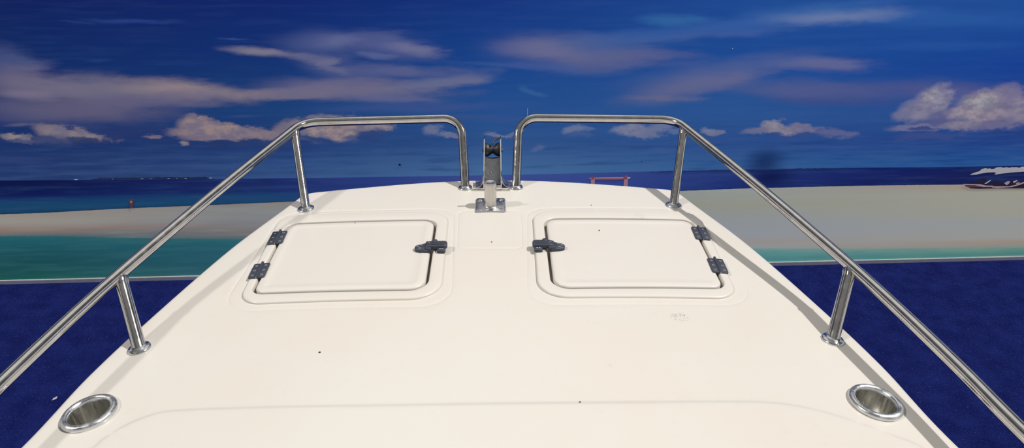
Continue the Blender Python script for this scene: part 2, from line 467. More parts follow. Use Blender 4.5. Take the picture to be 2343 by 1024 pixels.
# cup holders ------------------------------------------------------
for c in CUPS:
    n = Vector((2 * .035 * c.x / .5625, 0, 1)); M = frame(Vector((c.x, c.y, ZD + crown(c.x, c.y) + (.0045 if c.y < .99 else 0) * 0)), n)
    bm = bmesh.new()
    rim = [(CR, .0000), (CR + .0010, .003), (CR + .0002, .0065), (CR - .003, .0095), (CR - .0065, .0106), (CR - .0100, .0095), (CR - .0122, .0062), (CR - .0130, .0015)]
    lathe(bm, rim, M, 64, False, False)
    o = bobj('cup_holder', bm, M_rim)
    bm = bmesh.new()
    lathe(bm, [(CR - .0130, .0016), (CR - .0134, -.004), (CR - .0138, -.05), (CR - .0145, -.072), (CR - .018, -.078), (CR - .026, -.080), (.0001, -.080)], M, 64, False, False)
    bobj('cup_well', bm, M_cup, o)

# mooring post -----------------------------------------------------
mp = onz(1122.5, 471); mx, my = mp.x, mp.y
bm = bmesh.new()
M = Matrix.Translation((mx, my, ZD))
prof = [(.0215, .004), (.0195, .0055), (.0180, .010), (.0172, .016), (.0172, .066), (.0170, .072), (.0160, .0745), (.0140, .0750), (.0110, .0735), (.0001, .0725)]
lathe(bm, prof, M, 40, True, False)
post_o = bobj('mooring_post', bm, M_brush)
bm = bmesh.new()
pl = [(v.x, v.y + (.0045 * math.cos(math.pi * v.x / .084) if v.y < -.03 else 0)) for v in rquad([(-.042, -.0445), (.042, -.0445), (.042, .0445), (-.042, .0445)], .007, 0, 6, 14)]
slab(bm, pl, -.001, .0042, M, .0016)
for (x, y) in ((-.030, -.030), (.030, -.030), (.030, .032), (-.030, .032)):
    lathe(bm, [(.0055, .0), (.0050, .0016), (.0020, .0024)], M @ Matrix.Translation((x, y, .0042)), 16, False, True)
bobj('base_plate', bm, M_plate, post_o, angle=40)
bm = bmesh.new(); cyl(bm, (mx - .054, my, ZD + .051), (mx + .055, my, ZD + .0495), .0032, 16, .001)
bobj('cross_pin', bm, M_brush, post_o)

# anchor roller ----------------------------------------------------
ax = onz(1127, 430).x
def prism(bm, prof, x0, x1, mat=0):
    loft(bm, [[Vector((x0, y, ZD + z)) for y, z in prof], [Vector((x1, y, ZD + z)) for y, z in prof]], True, True, True, mat)
bm = bmesh.new()
yb = 1.965; hw = .0245
n = 14                                            # channel floor, dished and rising forwards
top = []; bot = []
for i in range(13):
    t = i / 12; y = yb + .135 * t; z = .006 + .024 * t ** 1.3
    row = [Vector((ax + hw * (k / 8 - 1), y + (.010 * (k / 8 - 1) ** 2 if i == 12 else 0), ZD + z + .004 * (k / 8 - 1) ** 2)) for k in range(17)]
    top.append(row); bot.append([v - Vector((0, 0, .003)) for v in row])
loft(bm, top, False); loft(bm, bot[::-1], False)
loft(bm, [top[-1], bot[-1]], False); loft(bm, [bot[0], top[0]], False)
lathe(bm, [(.0065, 0), (.006, .003), (.0035, .0048), (.0012, .0052)], Matrix.Translation((ax - .004, yb + .062, ZD + .0125)), 16, False, True, mat=1)
roller = bobj('anchor_roller', bm, [M_dull, M_rail], angle=40)
cheek = [(1.945, .0), (1.943, .024), (1.99, .032), (2.05, .040), (2.10, .058), (2.135, .074), (2.165, .079), (2.19, .072), (2.205, .052), (2.205, .028), (2.19, .012), (2.15, .002), (2.10, -.004), (2.03, -.004), (1.99, -.002)]
for s in (-1, 1):
    bm = bmesh.new(); x = ax + s * (hw + .0015)
    prism(bm, cheek, x - .0015, x + .0015)
    bobj('cheek_plate', bm, M_rail, roller, smooth=False)
    bm = bmesh.new()                              # flared foot
    cvx = [(.0, .042), (.0006, .034), (.0016, .026), (.0034, .018), (.0064, .0115), (.0108, .0066), (.0162, .0040), (.0230, .0030)]
    sec = cvx + [(a - (.0016 if b > .012 else 0), b - .0022) for a, b in cvx[::-1]]
    if s > 0: sec = [(a * 1.3, b) for a, b in sec]
    L = [[Vector((x + s * (.0016 + a * f), y, ZD + b * g + crown(x, y) - .0005)) for a, b in sec] for y, f, g in ((1.944, .97, .99), (1.946, 1, 1), (1.960, 1.0, 1.0), (1.980, 1.0, 1.0), (1.982, .97, .99))]
    loft(bm, L, True, True, True); bobj('foot_bracket', bm, M_plate, roller, angle=50)
bm = bmesh.new()
ry, rz = 2.152, ZD + .040
Mr = frame(Vector((ax - hw + .001, ry, rz)), (1, 0, 0))
w = 2 * hw - .002
lathe(bm, [(.004, 0), (.0215, 0), (.0225, .002), (.0220, .006), (.0190, .013), (.0140, .019), (.0110, w / 2), (.0140, w - .019), (.0190, w - .013), (.0220, w - .006), (.0225, w - .002), (.0215, w), (.004, w)], Mr, 40)
bobj('rubber_roller', bm, M_rub, roller, angle=50)['label'] = 'black rubber roller wheel'
bm = bmesh.new()
cyl(bm, (ax - hw - .009, ry, rz), (ax + hw + .009, ry, rz), .0042, 16, .001)
for s in (-1, 1): cyl(bm, (ax + s * (hw + .003), ry, rz), (ax + s * (hw + .007), ry, rz), .0085, 6, .0008)
bobj('axle_bolt', bm, M_dull, roller, angle=40)
bm = bmesh.new()
tube(bm, catmull([Vector((ax + .026, 2.165, ZD + .0745)), Vector((ax + .012, 2.160, ZD + .0740)), Vector((ax + .003, 2.150, ZD + .0700)), Vector((ax - .001, 2.140, ZD + .0640))], 5), .0028, 12)
bobj('retaining_pin', bm, M_rub, roller)
bm = bmesh.new()                                  # bright lip under the roller
L = [[Vector((ax + (hw - .001) * (k / 6 - 1), 2.102 + dy, ZD + z + .003 * (k / 6 - 1) ** 2)) for k in range(13)] for dy, z in ((0, .030), (.012, .029), (.022, .024), (.028, .016))]
loft(bm, L, False); loft(bm, [[v - Vector((0, 0, .002)) for v in r_] for r_ in L][::-1], False)
bobj('channel_lip', bm, M_flange, roller)

# ------------------------------------------------------------------ small litter on the deck and floor
def scrap(name, p, q, size, label, cat, mat, surf, group=None, rot=0.):
    v = onz(p, q, .001) if surf == 'deck' else atz(p, q, .004)
    if surf == 'deck': v.z = dz1(v.x, v.y)
    bm = bmesh.new(); n = 9; pts = []
    for k in range(n):
        a = 2 * math.pi * k / n; r = size * (.6 + .5 * random.random()) * (1 if k % 2 else .8)
        pts.append((r * math.cos(a), r * .55 * math.sin(a)))
    slab(bm, pts, 0, .0018 if surf == 'deck' else .004, Matrix.Rotation(rot, 4, 'Z'), .0006)
    o = obj(name, bm, mat, smooth=False); o.location = v; tag(o, label, cat, group)
scrap('leaf_fragment', 727, 678, .0055, 'small dark leaf crumb in front of left hatch, leftmost of the three', 'leaf', M_leaf, 'deck', 'leaf crumbs by the left hatch', .3)
scrap('leaf_fragment', 807, 676, .0046, 'dark green leaf crumb touching the left hatch frame, upper of a close pair', 'leaf', M_leaf, 'deck', 'leaf crumbs by the left hatch', 1.2)
scrap('leaf_fragment', 808, 683, .0050, 'dark green leaf crumb on open deck, lower of a close pair', 'leaf', M_leaf, 'deck', 'leaf crumbs by the left hatch', .1)
scrap('paper_scrap', 126, 911, .016, 'tiny pale scrap lying on blue carpet beside the left hull edge', 'litter', M_scrap, 'floor', None, .9)
for (p, q, s, lb) in ((731, 803, .0026, 'black speck of grit on the open deck left of centre'), (1327, 918, .0022, 'black speck of grit on the near deck right of centre'), (1125, 551, .0020, 'black speck of grit between the two hatches'), (1353, 467, .0020, 'black speck of grit beyond the right hatch'), (813, 512, .0020, 'black speck of grit on the left hatch lid'), (1371, 529, .0022, 'black speck of grit on the right hatch lid')):
    v = onz(p, q, .003); bm = bmesh.new(); hz = .0056 if 'lid' in lb else 0
    lathe(bm, [(s, 0), (s * .9, s * .4), (s * .5, s * .7)], Matrix(), 8)
    o = obj('grit_speck', bm, M_rub); o.location = (v.x, v.y, dz1(v.x, v.y) + hz); tag(o, lb, 'grit', 'grit specks on the deck')

# ------------------------------------------------------------------ the hall
def struct(name, bm, mat, **k): o = obj(name, bm, mat, None, **k); o['kind'] = 'structure'; return o
WA, WB = atz(0, 649, 0), atz(IW, 593, 0)          # foot of the back wall
wd = (WB - WA).normalized(); wn = Vector((wd.y, -wd.x, 0))   # wn points to the camera
WC = (WA + WB) / 2; WC.z = 0
ROT = math.atan2(wd.y, wd.x)
def W(p, q):                                      # pixel -> (metres along the wall, height)
    d = ray(p, q); t = (WC - CO).dot(wn) / d.dot(wn); v = CO + d * t
    return ((v - WC).dot(wd), v.z)
def box(bm, x0, x1, y0, y1, z0, z1):
    v = [bm.verts.new((x, y, z)) for x in (x0, x1) for y in (y0, y1) for z in (z0, z1)]
    for f in ((0, 1, 3, 2), (4, 6, 7, 5), (0, 4, 5, 1), (2, 3, 7, 6), (0, 2, 6, 4), (1, 5, 7, 3)): bm.faces.new([v[i] for i in f])
def wallobj(name, bm, mat, kind='structure'):
    o = obj(name, bm, mat, None, smooth=False); o.location = WC; o.rotation_euler.z = ROT
    if kind: o['kind'] = kind
    return o
k = NT('wall_paint'); g = k.n('TexCoord').outputs['Object']; nn = k.noise(g, 60, 4)
k.l(k.mix(nn.outputs[0], (.55, .55, .54, 1), (.62, .62, .61, 1)), k.b.inputs['Base Color']); k.b.inputs['Roughness'].default_value = .8; M_wall = k.m
bm = bmesh.new(); box(bm, -6, 6, .014, .16, -.0, 2.45); wallobj('wall_back', bm, M_wall)
M_base = plastic('grey_skirting', tuple(min(.9, v * 1.9) for v in lin((112, 112, 126))[:3]) + (1,), .7, .2, 30)
M_trim = plastic('white_trim', lin((200, 204, 196)), .6, .2, 30)
vb = W(0, 641)[1]; vt = vb
bm = bmesh.new(); box(bm, -6, 6, -.006, .013, 0, .024); wallobj('baseboard_back', bm, M_base)
bm = bmesh.new(); box(bm, -6, 6, -.003, .013, .0242, .0272); wallobj('trim_1', bm, M_trim)

# carpet
k = NT('blue_carpet'); g = k.n('NewGeometry').outputs['Position']
a = k.noise(g, 9, 5, .6); b = k.noise(g, 140, 4, .7); c = k.noise(g, 520, 2, .6); d_ = k.noise(g, 75, 5, .75)
col = k.mix(k.ss(a.outputs[0], .3, .7), lin((12, 18, 64)), lin((20, 28, 80)))
col = k.mix(k.ss(b.outputs[0], .4, .75, 0, .45), col, lin((34, 44, 98)))
col = k.mix(k.ss(b.outputs[0], .25, .45, .6, 0), col, lin((8, 13, 52)))
lint = k.math('MULTIPLY', k.ss(d_.outputs[0], .56, .66), k.ss(c.outputs[0], .52, .62))
col = k.mix(k.math('MULTIPLY', lint, .45), col, lin((120, 126, 160)))
k.l(col, k.b.inputs['Base Color']); k.b.inputs['Roughness'].default_value = 1; k.b.inputs['Specular IOR Level'].default_value = 0
k.bump(b.outputs[0], .8, .004); M_carpet = k.m
bm = bmesh.new()
vs = [bm.verts.new(p) for p in ((-8, -4, 0), (8, -4, 0), (8, 6.5, 0), (-8, 6.5, 0))]; bm.faces.new(vs)
struct('floor', bm, M_carpet, smooth=False)

# printed beach mural --------------------------------------------------
KM = 2.85                                          # print colours are stated as seen under the hall's dim wall light
def mc(c): return tuple(min(.97, v * KM * t) for v, t in zip(lin(c)[:3], (1., 1.03, .89))) + (1,)
k = NT('printed_mural'); g = k.n('TexCoord').outputs['Object']
sep = k.n('SeparateXYZ'); k.l(g, sep.inputs[0]); U, V = sep.outputs['X'], sep.outputs['Z']
def scaled(sx, sz, off=0.):
    m = k.n('VectorMath', operation='MULTIPLY_ADD'); k.l(g, m.inputs[0]); m.inputs[1].default_value = (sx, 1, sz); m.inputs[2].default_value = (off, off, off); return m.outputs[0]
Nc = k.noise(scaled(1, 4.5), 2.2, 8, .62)          # wispy
Nf = k.noise(scaled(1, 2.2, 5.), 9, 8, .66)        # curdled
Ns = k.noise(scaled(1, 14, 3.), 2.6, 6, .6)        # long streaks
def warp(src, amt, az):
    a = k.n('VectorMath', operation='SUBTRACT'); k.l(src.outputs['Color'], a.inputs[0]); a.inputs[1].default_value = (.5, .5, .5)
    b = k.n('VectorMath', operation='MULTIPLY_ADD'); k.l(a.outputs[0], b.inputs[0]); b.inputs[1].default_value = (amt, 0, az); k.l(g, b.inputs[2]); return b.outputs[0]
Pc, Pf = warp(Nc, .42, .09), warp(Nf, .16, .085)
def ramp(px_, stops):
    r = k.n('ValToRGB'); e = r.color_ramp.elements; H = 2.0
    S = sorted([(W(px_, y)[1] / H, c) for y, c in stops])
    e[0].position, e[0].color = S[0][0], mc(S[0][1]); e[1].position, e[1].color = S[-1][0], mc(S[-1][1])
    for p, c in S[1:-1]: q = e.new(p); q.color = mc(c)
    k.l(k.math('MULTIPLY', V, 1 / H), r.inputs[0]); return r.outputs[0]
def across(cols, y=200):
    out = cols[0][1]
    for (x0, _), (x1, c) in zip(cols[:-1], cols[1:]):
        m = k.n('MapRange'); m.inputs[1].default_value = W(x0, y)[0]; m.inputs[2].default_value = W(x1, y)[0]; k.l(U, m.inputs[0])
        out = k.mix(m.outputs[0], out, c)
    return out
sky = across([(80, ramp(80, [(0, (15, 31, 92)), (110, (16, 40, 100)), (250, (17, 46, 106)), (330, (28, 50, 106)), (408, (38, 60, 112))])),
              (640, ramp(640, [(0, (16, 36, 106)), (110, (18, 46, 114)), (250, (28, 64, 124)), (330, (33, 58, 118)), (402, (54, 86, 142))])),
              (1130, ramp(1130, [(0, (20, 50, 126)), (150, (26, 68, 142)), (270, (40, 82, 148)), (330, (48, 84, 144)), (394, (72, 110, 162))])),
              (1700, ramp(1700, [(0, (30, 72, 148)), (130, (28, 72, 148)), (260, (44, 84, 150)), (330, (42, 76, 142)), (384, (50, 92, 152))])),
              (2300, ramp(2300, [(0, (30, 74, 150)), (150, (22, 62, 146)), (270, (40, 72, 140)), (320, (32, 62, 134)), (376, (36, 82, 148))]))])
# faint streaking everywhere, stronger low down
lowv = k.ss(V, W(1100, 400)[1], W(1100, 260)[1], 1., .2)
sky = k.mix(k.math('MULTIPLY', k.ss(Ns.outputs[0], .42, .72, 0, .34), lowv), sky, mc((74, 98, 150)))
sky = k.mix(k.math('MULTIPLY', k.ss(Ns.outputs[0], .30, .48, .38, 0), lowv), sky, mc((24, 46, 108)))
def stroke(col, cx, cy, rx, ry, rot, c, op, P, N, amt, lo, hi):
    u, v = W(cx, cy); a = abs(W(cx + rx, cy)[0] - W(cx - rx, cy)[0]) / 2; b = abs(W(cx, cy - ry)[1] - W(cx, cy + ry)[1]) / 2
    s = k.n('VectorMath', operation='SUBTRACT'); k.l(P, s.inputs[0]); s.inputs[1].default_value = (u, 0, v)
    if rot:
        r = k.n('VectorRotate', rotation_type='Y_AXIS'); k.l(s.outputs[0], r.inputs[0]); r.inputs['Angle'].default_value = math.radians(-rot); s = r
    m = k.n('VectorMath', operation='MULTIPLY'); k.l(s.outputs[0], m.inputs[0]); m.inputs[1].default_value = (1 / a, 0, 1 / b)
    L = k.n('VectorMath', operation='LENGTH'); k.l(m.outputs[0], L.inputs[0])
    f = k.math('MULTIPLY_ADD', N.outputs[0], amt, L.outputs['Value'])
    return k.mix(k.ss(f, lo + amt * .5, hi + amt * .5, op, 0), col, mc(c))
CI = [ # x, y, rx, ry, tilt, colour, opacity
 (20, 145, 90, 48, 12, (70, 80, 128), .85), (110, 262, 190, 36, 4, (78, 80, 122), .75), (60, 182, 130, 34, 8, (104, 96, 126), .8), (215, 206, 300, 36, 3, (112, 106, 132), .9),
 (420, 206, 170, 30, 4, (142, 126, 136), .9), (190, 250, 260, 36, 3, (94, 90, 122), .85), (360, 228, 200, 24, -2, (98, 94, 128), .7),
 (60, 216, 90, 16, 3, (122, 112, 138), .7), (640, 213, 260, 14, -1, (128, 116, 134), .85), (740, 196, 150, 16, -8, (88, 90, 132), .6),
 (595, 119, 95, 12, 5, (126, 120, 144), .85), (705, 137, 100, 11, 12, (110, 108, 140), .75), (755, 145, 40, 9, 6, (146, 136, 152), .6),
 (770, 98, 150, 34, 0, (78, 88, 140), .85), (780, 92, 60, 16, 0, (98, 104, 150), .6), (905, 104, 120, 32, 8, (82, 90, 142), .9), (950, 112, 70, 17, 8, (112, 112, 152), .7), (845, 127, 40, 9, 4, (96, 104, 152), .6),
 (800, 168, 140, 36, 18, (76, 86, 138), .75), (930, 162, 150, 20, 3, (94, 98, 144), .75), (765, 152, 36, 14, 30, (104, 104, 142), .6), (820, 206, 250, 27, 3, (112, 106, 138), .8),
 (1005, 189, 150, 17, -9, (108, 110, 146), .8), (905, 223, 150, 10, 4, (92, 98, 144), .75), (960, 246, 260, 16, 0, (66, 84, 146), .6), (1000, 272, 240, 8, 0, (66, 80, 140), .5),
 (1340, 122, 230, 48, 4, (94, 98, 144), .8), (1235, 116, 110, 26, 6, (110, 108, 148), .6), (1420, 130, 150, 30, -4, (88, 94, 142), .6), (1200, 151, 170, 10, 3, (66, 90, 152), .6),
 (1450, 92, 200, 26, -2, (58, 90, 154), .6), (1740, 56, 420, 18, -3, (56, 92, 162), .7), (1600, 82, 260, 12, -3, (66, 92, 158), .6), (1905, 38, 160, 20, -3, (108, 122, 172), .8),
 (1870, 22, 200, 24, -6, (62, 102, 172), .5), (1540, 44, 90, 15, 0, (54, 106, 174), .6), (2200, 44, 260, 26, 0, (44, 90, 164), .5), (2150, 105, 240, 14, 0, (40, 86, 160), .4),
 (1660, 158, 260, 28, -8, (78, 94, 150), .65), (1890, 147, 140, 20, 2, (104, 104, 148), .75), (1590, 196, 190, 32, -10, (100, 102, 144), .8), (1520, 222, 100, 9, 0, (106, 104, 138), .6),
 (1830, 206, 190, 26, 3, (86, 92, 142), .7), (2010, 206, 230, 30, -3, (76, 84, 140), .65), (1900, 232, 170, 10, 2, (62, 74, 134), .6), (2230, 212, 170, 24, 2, (88, 86, 138), .8),
 (300, 47, 130, 6, 2, (38, 62, 132), .8), (155, 50, 38, 5, 4, (34, 58, 128), .6), (545, 88, 40, 4, 4, (52, 76, 140), .7), (225, 138, 45, 5, 0, (32, 60, 124), .6),
 (1215, 208, 40, 9, 22, (62, 102, 158), .5), (60, 284, 50, 6, 0, (96, 94, 130), .7), (560, 266, 45, 5, 0, (56, 74, 128), .6), (300, 305, 120, 22, 0, (44, 54, 108), .5), (60, 362, 80, 6, 0, (52, 66, 118), .5), (440, 400, 500, 12, 0, (40, 62, 116), .35)]
CU = [
 (118, 295, 44, 16, 0, (126, 114, 128), .9), (175, 309, 80, 15, 8, (138, 124, 132), .9), (190, 322, 60, 7, 4, (38, 54, 104), .9), (120, 318, 60, 14, 4, (74, 80, 118), .6), (32, 312, 34, 8, 2, (146, 132, 136), .9), (45, 322, 34, 6, 2, (84, 86, 124), .7),
 (355, 313, 27, 7, 0, (128, 114, 126), .8), (425, 325, 13, 6, 0, (146, 130, 136), .8), (450, 286, 46, 24, 0, (148, 128, 132), .95), (455, 304, 75, 16, 0, (138, 120, 130), .9), (520, 300, 75, 19, 3, (150, 130, 134), .95), (590, 307, 90, 13, 0, (138, 122, 132), .9),
 (662, 290, 44, 18, -20, (128, 116, 130), .85), (760, 292, 95, 30, 0, (156, 140, 142), .95), (795, 300, 60, 22, 0, (152, 134, 138), .9), (865, 290, 42, 12, 4, (150, 134, 142), .9),
 (500, 330, 34, 12, 0, (38, 56, 110), .95), (565, 326, 30, 11, 0, (42, 60, 112), .9), (640, 326, 60, 10, 0, (44, 64, 116), .9), (840, 308, 30, 17, 0, (42, 66, 124), .95), (860, 303, 30, 12, 0, (46, 70, 126), .9), (805, 318, 24, 8, 0, (62, 80, 130), .8), (715, 316, 40, 7, 14, (46, 68, 124), .9),
 (990, 298, 26, 12, 0, (112, 118, 154), .85), (1030, 308, 26, 6, 8, (118, 122, 156), .8), (1143, 308, 36, 6, 2, (122, 126, 160), .85), (1312, 296, 28, 9, -6, (114, 126, 162), .8), (1348, 294, 20, 6, 0, (96, 112, 158), .7), (1330, 305, 34, 7, 4, (70, 94, 150), .7),
 (1462, 302, 66, 15, 4, (116, 124, 160), .85), (1440, 296, 44, 10, 2, (128, 132, 164), .7), (1515, 290, 34, 12, 0, (112, 120, 160), .8), (1545, 300, 18, 8, 0, (100, 112, 156), .7), (1628, 300, 26, 9, 12, (124, 128, 158), .85), (1230, 339, 22, 6, -12, (86, 104, 156), .7), (1512, 345, 34, 7, 0, (62, 88, 148), .6), (868, 346, 20, 6, 0, (58, 84, 140), .5),
 (1735, 300, 42, 8, -4, (112, 112, 146), .8), (1766, 284, 26, 13, 0, (146, 140, 158), .95), (1790, 297, 50, 10, 5, (136, 130, 152), .9), (1838, 292, 34, 11, 10, (128, 122, 148), .85), (1905, 304, 56, 10, 4, (96, 100, 146), .8), (1830, 309, 80, 5, 0, (56, 74, 134), .7),
 (2250, 262, 170, 38, 0, (96, 94, 138), .85), (2140, 230, 44, 36, 0, (140, 136, 162), .95), (2105, 252, 50, 28, 0, (132, 128, 156), .9), (2066, 262, 28, 14, 0, (112, 112, 150), .9), (2160, 268, 50, 20, 0, (84, 88, 136), .8),
 (2300, 222, 50, 30, 0, (124, 116, 148), .9), (2196, 226, 26, 26, 0, (74, 86, 144), .8), (2186, 262, 30, 16, 0, (82, 86, 138), .7), (2240, 246, 52, 40, 0, (162, 148, 158), .95), (2252, 236, 26, 18, 0, (184, 166, 168), .8), (2130, 222, 22, 14, 0, (160, 154, 174), .7), (2200, 258, 44, 16, 0, (150, 138, 156), .8), (2268, 262, 50, 16, 0, (146, 132, 150), .8), (2343, 252, 44, 34, 0, (142, 132, 152), .85),
 (2190, 288, 52, 11, 0, (134, 126, 150), .85), (2270, 286, 60, 9, 0, (108, 104, 142), .8), (2092, 292, 62, 9, 0, (112, 112, 150), .85), (2105, 294, 34, 5, 0, (40, 58, 122), .8), (2120, 312, 80, 9, 0, (66, 78, 136), .6), (2330, 302, 90, 6, 0, (40, 60, 124), .8)]
for s in CI: sky = stroke(sky, *s, Pc, Nc, .9, .15, 1.25)
for s in CU: sky = stroke(sky, *s, Pf, Nf, 1.25, .5, 1.22)
# billows: hollows of the heaped clouds are printed a darker mauve
Sh = k.noise(scaled(1, 1.7, 8.), 12, 6, .6); sr = k.n('SeparateColor'); k.l(sky, sr.inputs[0])
bil = k.math('MULTIPLY', k.math('MULTIPLY', k.ss(sr.outputs[0], .28, .62), k.ss(Sh.outputs[0], .62, .38, 0, .62)), k.ss(V, W(1100, 225)[1], W(1100, 185)[1], 1, 0))
sky = k.mix(bil, sky, mc((96, 94, 132)))
sky = stroke(sky, 1748, 372, 62, 42, 0, (18, 34, 86), .8, g, Nc, .5, .0, 1.1)
# sea
UMIN, UR = -3.4, 6.8
un = k.math('MULTIPLY_ADD', U, 1 / UR, -UMIN / UR, clamp=True)
def curve(pts):
    n = k.n('FloatCurve'); c = n.mapping.curves[0]; S = sorted(((W(x, y)[0] - UMIN) / UR, W(x, y)[1] / 2) for x, y in pts)
    c.points[0].location = (max(0, S[0][0]), S[0][1]); c.points[1].location = (min(1, S[-1][0]), S[-1][1])
    for p in S[1:-1]: c.points.new(*p)
    n.mapping.use_clip = False; n.mapping.update(); k.l(un, n.inputs['Value']); return k.math('MULTIPLY', n.outputs[0], 2)
def below(cv, w=.002, nz=None, amt=0.):             # 1 under the curve
    d = k.math('SUBTRACT', cv, V)
    if nz: d = k.math('ADD', d, k.math('MULTIPLY_ADD', nz.outputs[0], amt, -amt * .5))
    return k.ss(d, -w, w)
hor = curve([(-100, 415), (0, 413), (300, 411), (600, 408), (1000, 402.5), (1270, 397.5), (1500, 391.5), (1930, 384), (2150, 381.5), (2343, 378.5), (2450, 377)])
sea = across([(80, ramp(80, [(414, (13, 22, 72)), (446, (16, 29, 86)), (456, (22, 54, 104)), (468, (24, 68, 108)), (488, (22, 62, 98))])),
              (600, ramp(600, [(409, (26, 40, 102)), (436, (26, 44, 104)), (447, (30, 68, 116)), (462, (28, 70, 112))])),
              (850, ramp(850, [(406, (44, 60, 132)), (440, (40, 58, 128))])), (1130, ramp(1130, [(400, (62, 78, 150)), (430, (60, 78, 150))])), (1350, ramp(1350, [(396, (56, 74, 146)), (430, (54, 74, 148))])),
              (1650, ramp(1650, [(390, (40, 58, 126)), (432, (32, 48, 118))])),
              (2000, ramp(2000, [(384, (18, 32, 98)), (405, (24, 34, 100)), (426, (22, 34, 92))])),
              (2300, ramp(2300, [(379, (16, 26, 84)), (400, (26, 32, 84)), (422, (22, 30, 80))]))], 410)
sea = k.mix(k.ss(Ns.outputs[0], .45, .75, 0, .25), sea, mc((58, 86, 140)))
sea = stroke(sea, 1760, 405, 75, 34, 0, (12, 22, 70), .8, g, Nc, .5, .0, 1.1)
img = k.mix(below(hor), sky, sea)
# sand bar
st_ = curve([(-100, 494), (0, 490), (100, 486.5), (200, 481), (300, 476), (400, 472), (520, 467), (640, 462), (900, 452), (1300, 442), (1557, 436.5), (1700, 431), (1800, 428.5), (1950, 425), (2100, 423), (2343, 421), (2450, 420)])
sand = across([(80, ramp(80, [(486, (148, 136, 132)), (505, (152, 146, 142)), (516, (146, 136, 132)), (524, (142, 116, 110)), (532, (122, 116, 116)), (541, (70, 100, 112))])),
               (560, ramp(560, [(464, (136, 122, 124)), (474, (136, 136, 140)), (500, (134, 136, 144)), (524, (126, 120, 126)), (536, (118, 116, 120)), (546, (80, 104, 116))])),
               (1640, ramp(1640, [(436, (150, 156, 158)), (470, (150, 152, 142)), (500, (148, 152, 160)), (540, (150, 154, 168)), (556, (158, 148, 148)), (564, (150, 158, 162))])),
               (2250, ramp(2250, [(424, (170, 140, 132)), (432, (160, 146, 138)), (440, (158, 158, 148)), (490, (156, 155, 148)), (505, (152, 154, 158)), (545, (154, 156, 156)), (554, (162, 142, 134)), (566, (140, 142, 138))]))], 500)
Nd = k.noise(scaled(1, 7, 1.), 26, 5, .7)
band = k.math('MULTIPLY', k.ss(V, W(1900, 512)[1] , W(1900, 478)[1], 1, .15), k.ss(V, W(1900, 505)[1], W(1900, 540)[1], .15, 1))
sand = k.mix(k.ss(Nd.outputs[0], .62, .76, 0, .28), sand, mc((112, 112, 118)))
sand = k.mix(k.ss(Ns.outputs[0], .4, .7, 0, .22), sand, mc((172, 168, 160)))
shore = k.ss(k.math('SUBTRACT', st_, V), .004, .0005)
img = k.mix(below(st_, .0015, Nd, .006), k.mix(k.math('MULTIPLY', k.ss(k.math('SUBTRACT', V, st_), .009, .001), .6), img, mc((18, 40, 70))), sand)
# near water
wt = curve([(-100, 540), (0, 540), (150, 540.5), (260, 543), (400, 545), (560, 546), (640, 546), (1000, 556), (1500, 566), (1760, 568), (2000, 568), (2200, 566), (2343, 563), (2450, 561)])
wat = across([(60, ramp(60, [(540, (36, 98, 112)), (560, (30, 86, 100)), (600, (27, 76, 86)), (636, (30, 84, 84))])),
              (520, ramp(520, [(546, (52, 104, 116)), (556, (40, 96, 114)), (600, (42, 90, 110)), (632, (54, 98, 112))])),
              (1750, ramp(1750, [(567, (120, 156, 156)), (580, (90, 144, 148)), (599, (74, 132, 138))])),
              (2250, ramp(2250, [(560, (140, 150, 142)), (570, (112, 148, 142)), (580, (82, 132, 130)), (592, (70, 124, 124))]))], 590)
wat = k.mix(k.ss(Ns.outputs[0], .42, .70, 0, .3), wat, mc((60, 112, 122)))
wat = k.mix(k.ss(Nd.outputs[0], .60, .78, 0, .2), wat, mc((24, 66, 76)))
img = k.mix(below(wt, .006, Nd, .02), img, wat)
k.l(img, k.b.inputs['Base Color']); k.b.inputs['Roughness'].default_value = .8; k.b.inputs['Specular IOR Level'].default_value = .04
M_mural = k.m

mm = [M_mural]; bm = bmesh.new()
zb = .0290
for x0, x1, y0, y1, z0, z1 in ((-6, 6, 0, .012, zb, 2.4),):
    box(bm, x0, x1, y0, y1, z0, z1)
def flat(name, c):
    q = NT(name); q.b.inputs['Base Color'].default_value = mc(c); q.b.inputs['Roughness'].default_value = .6
    gg = q.n('TexCoord').outputs['Object']; nn = q.noise(gg, 90, 3)
    q.l(q.mix(nn.outputs[0], tuple(v * .8 for v in mc(c)[:3]) + (1,), tuple(v * 1.15 for v in mc(c)[:3]) + (1,)), q.b.inputs['Base Color'])
    mm.append(q.m); return len(mm) - 1
lay = [0.0004]
def poly(pts, mi):
    lay[0] += .00003
    vs = [bm.verts.new((W(x, y)[0], -lay[0], W(x, y)[1])) for x, y in pts]
    a = sum((pts[i][0] * pts[(i + 1) % len(pts)][1] - pts[(i + 1) % len(pts)][0] * pts[i][1]) for i in range(len(pts)))
    f = bm.faces.new(vs if a < 0 else vs[::-1]); f.material_index = mi
def strip(x0, x1, top, bot, mi, jag=0., n=60, seed=1):
    rnd = random.Random(seed); T = []; B = []
    for i in range(n + 1):
        x = x0 + (x1 - x0) * i / n; t = i / n
        e = min(1, t * 12, (1 - t) * 12)
        T.append((x, bot(t) + (top(t) - bot(t) + rnd.uniform(-jag, jag)) * e - .01)); B.append((x, bot(t)))
    lay[0] += .00003
    tv = [bm.verts.new((W(*p)[0], -lay[0], W(*p)[1])) for p in T]; bvv = [bm.verts.new((W(*p)[0], -lay[0], W(*p)[1])) for p in B]
    for i in range(n): bm.faces.new((bvv[i], bvv[i + 1], tv[i + 1], tv[i])).material_index = mi
isl = flat('print_island', (22, 34, 74)); isl2 = flat('print_far_island', (24, 42, 92)); wht = flat('print_white', (176, 176, 196)); cream = flat('print_cream', (186, 172, 172))
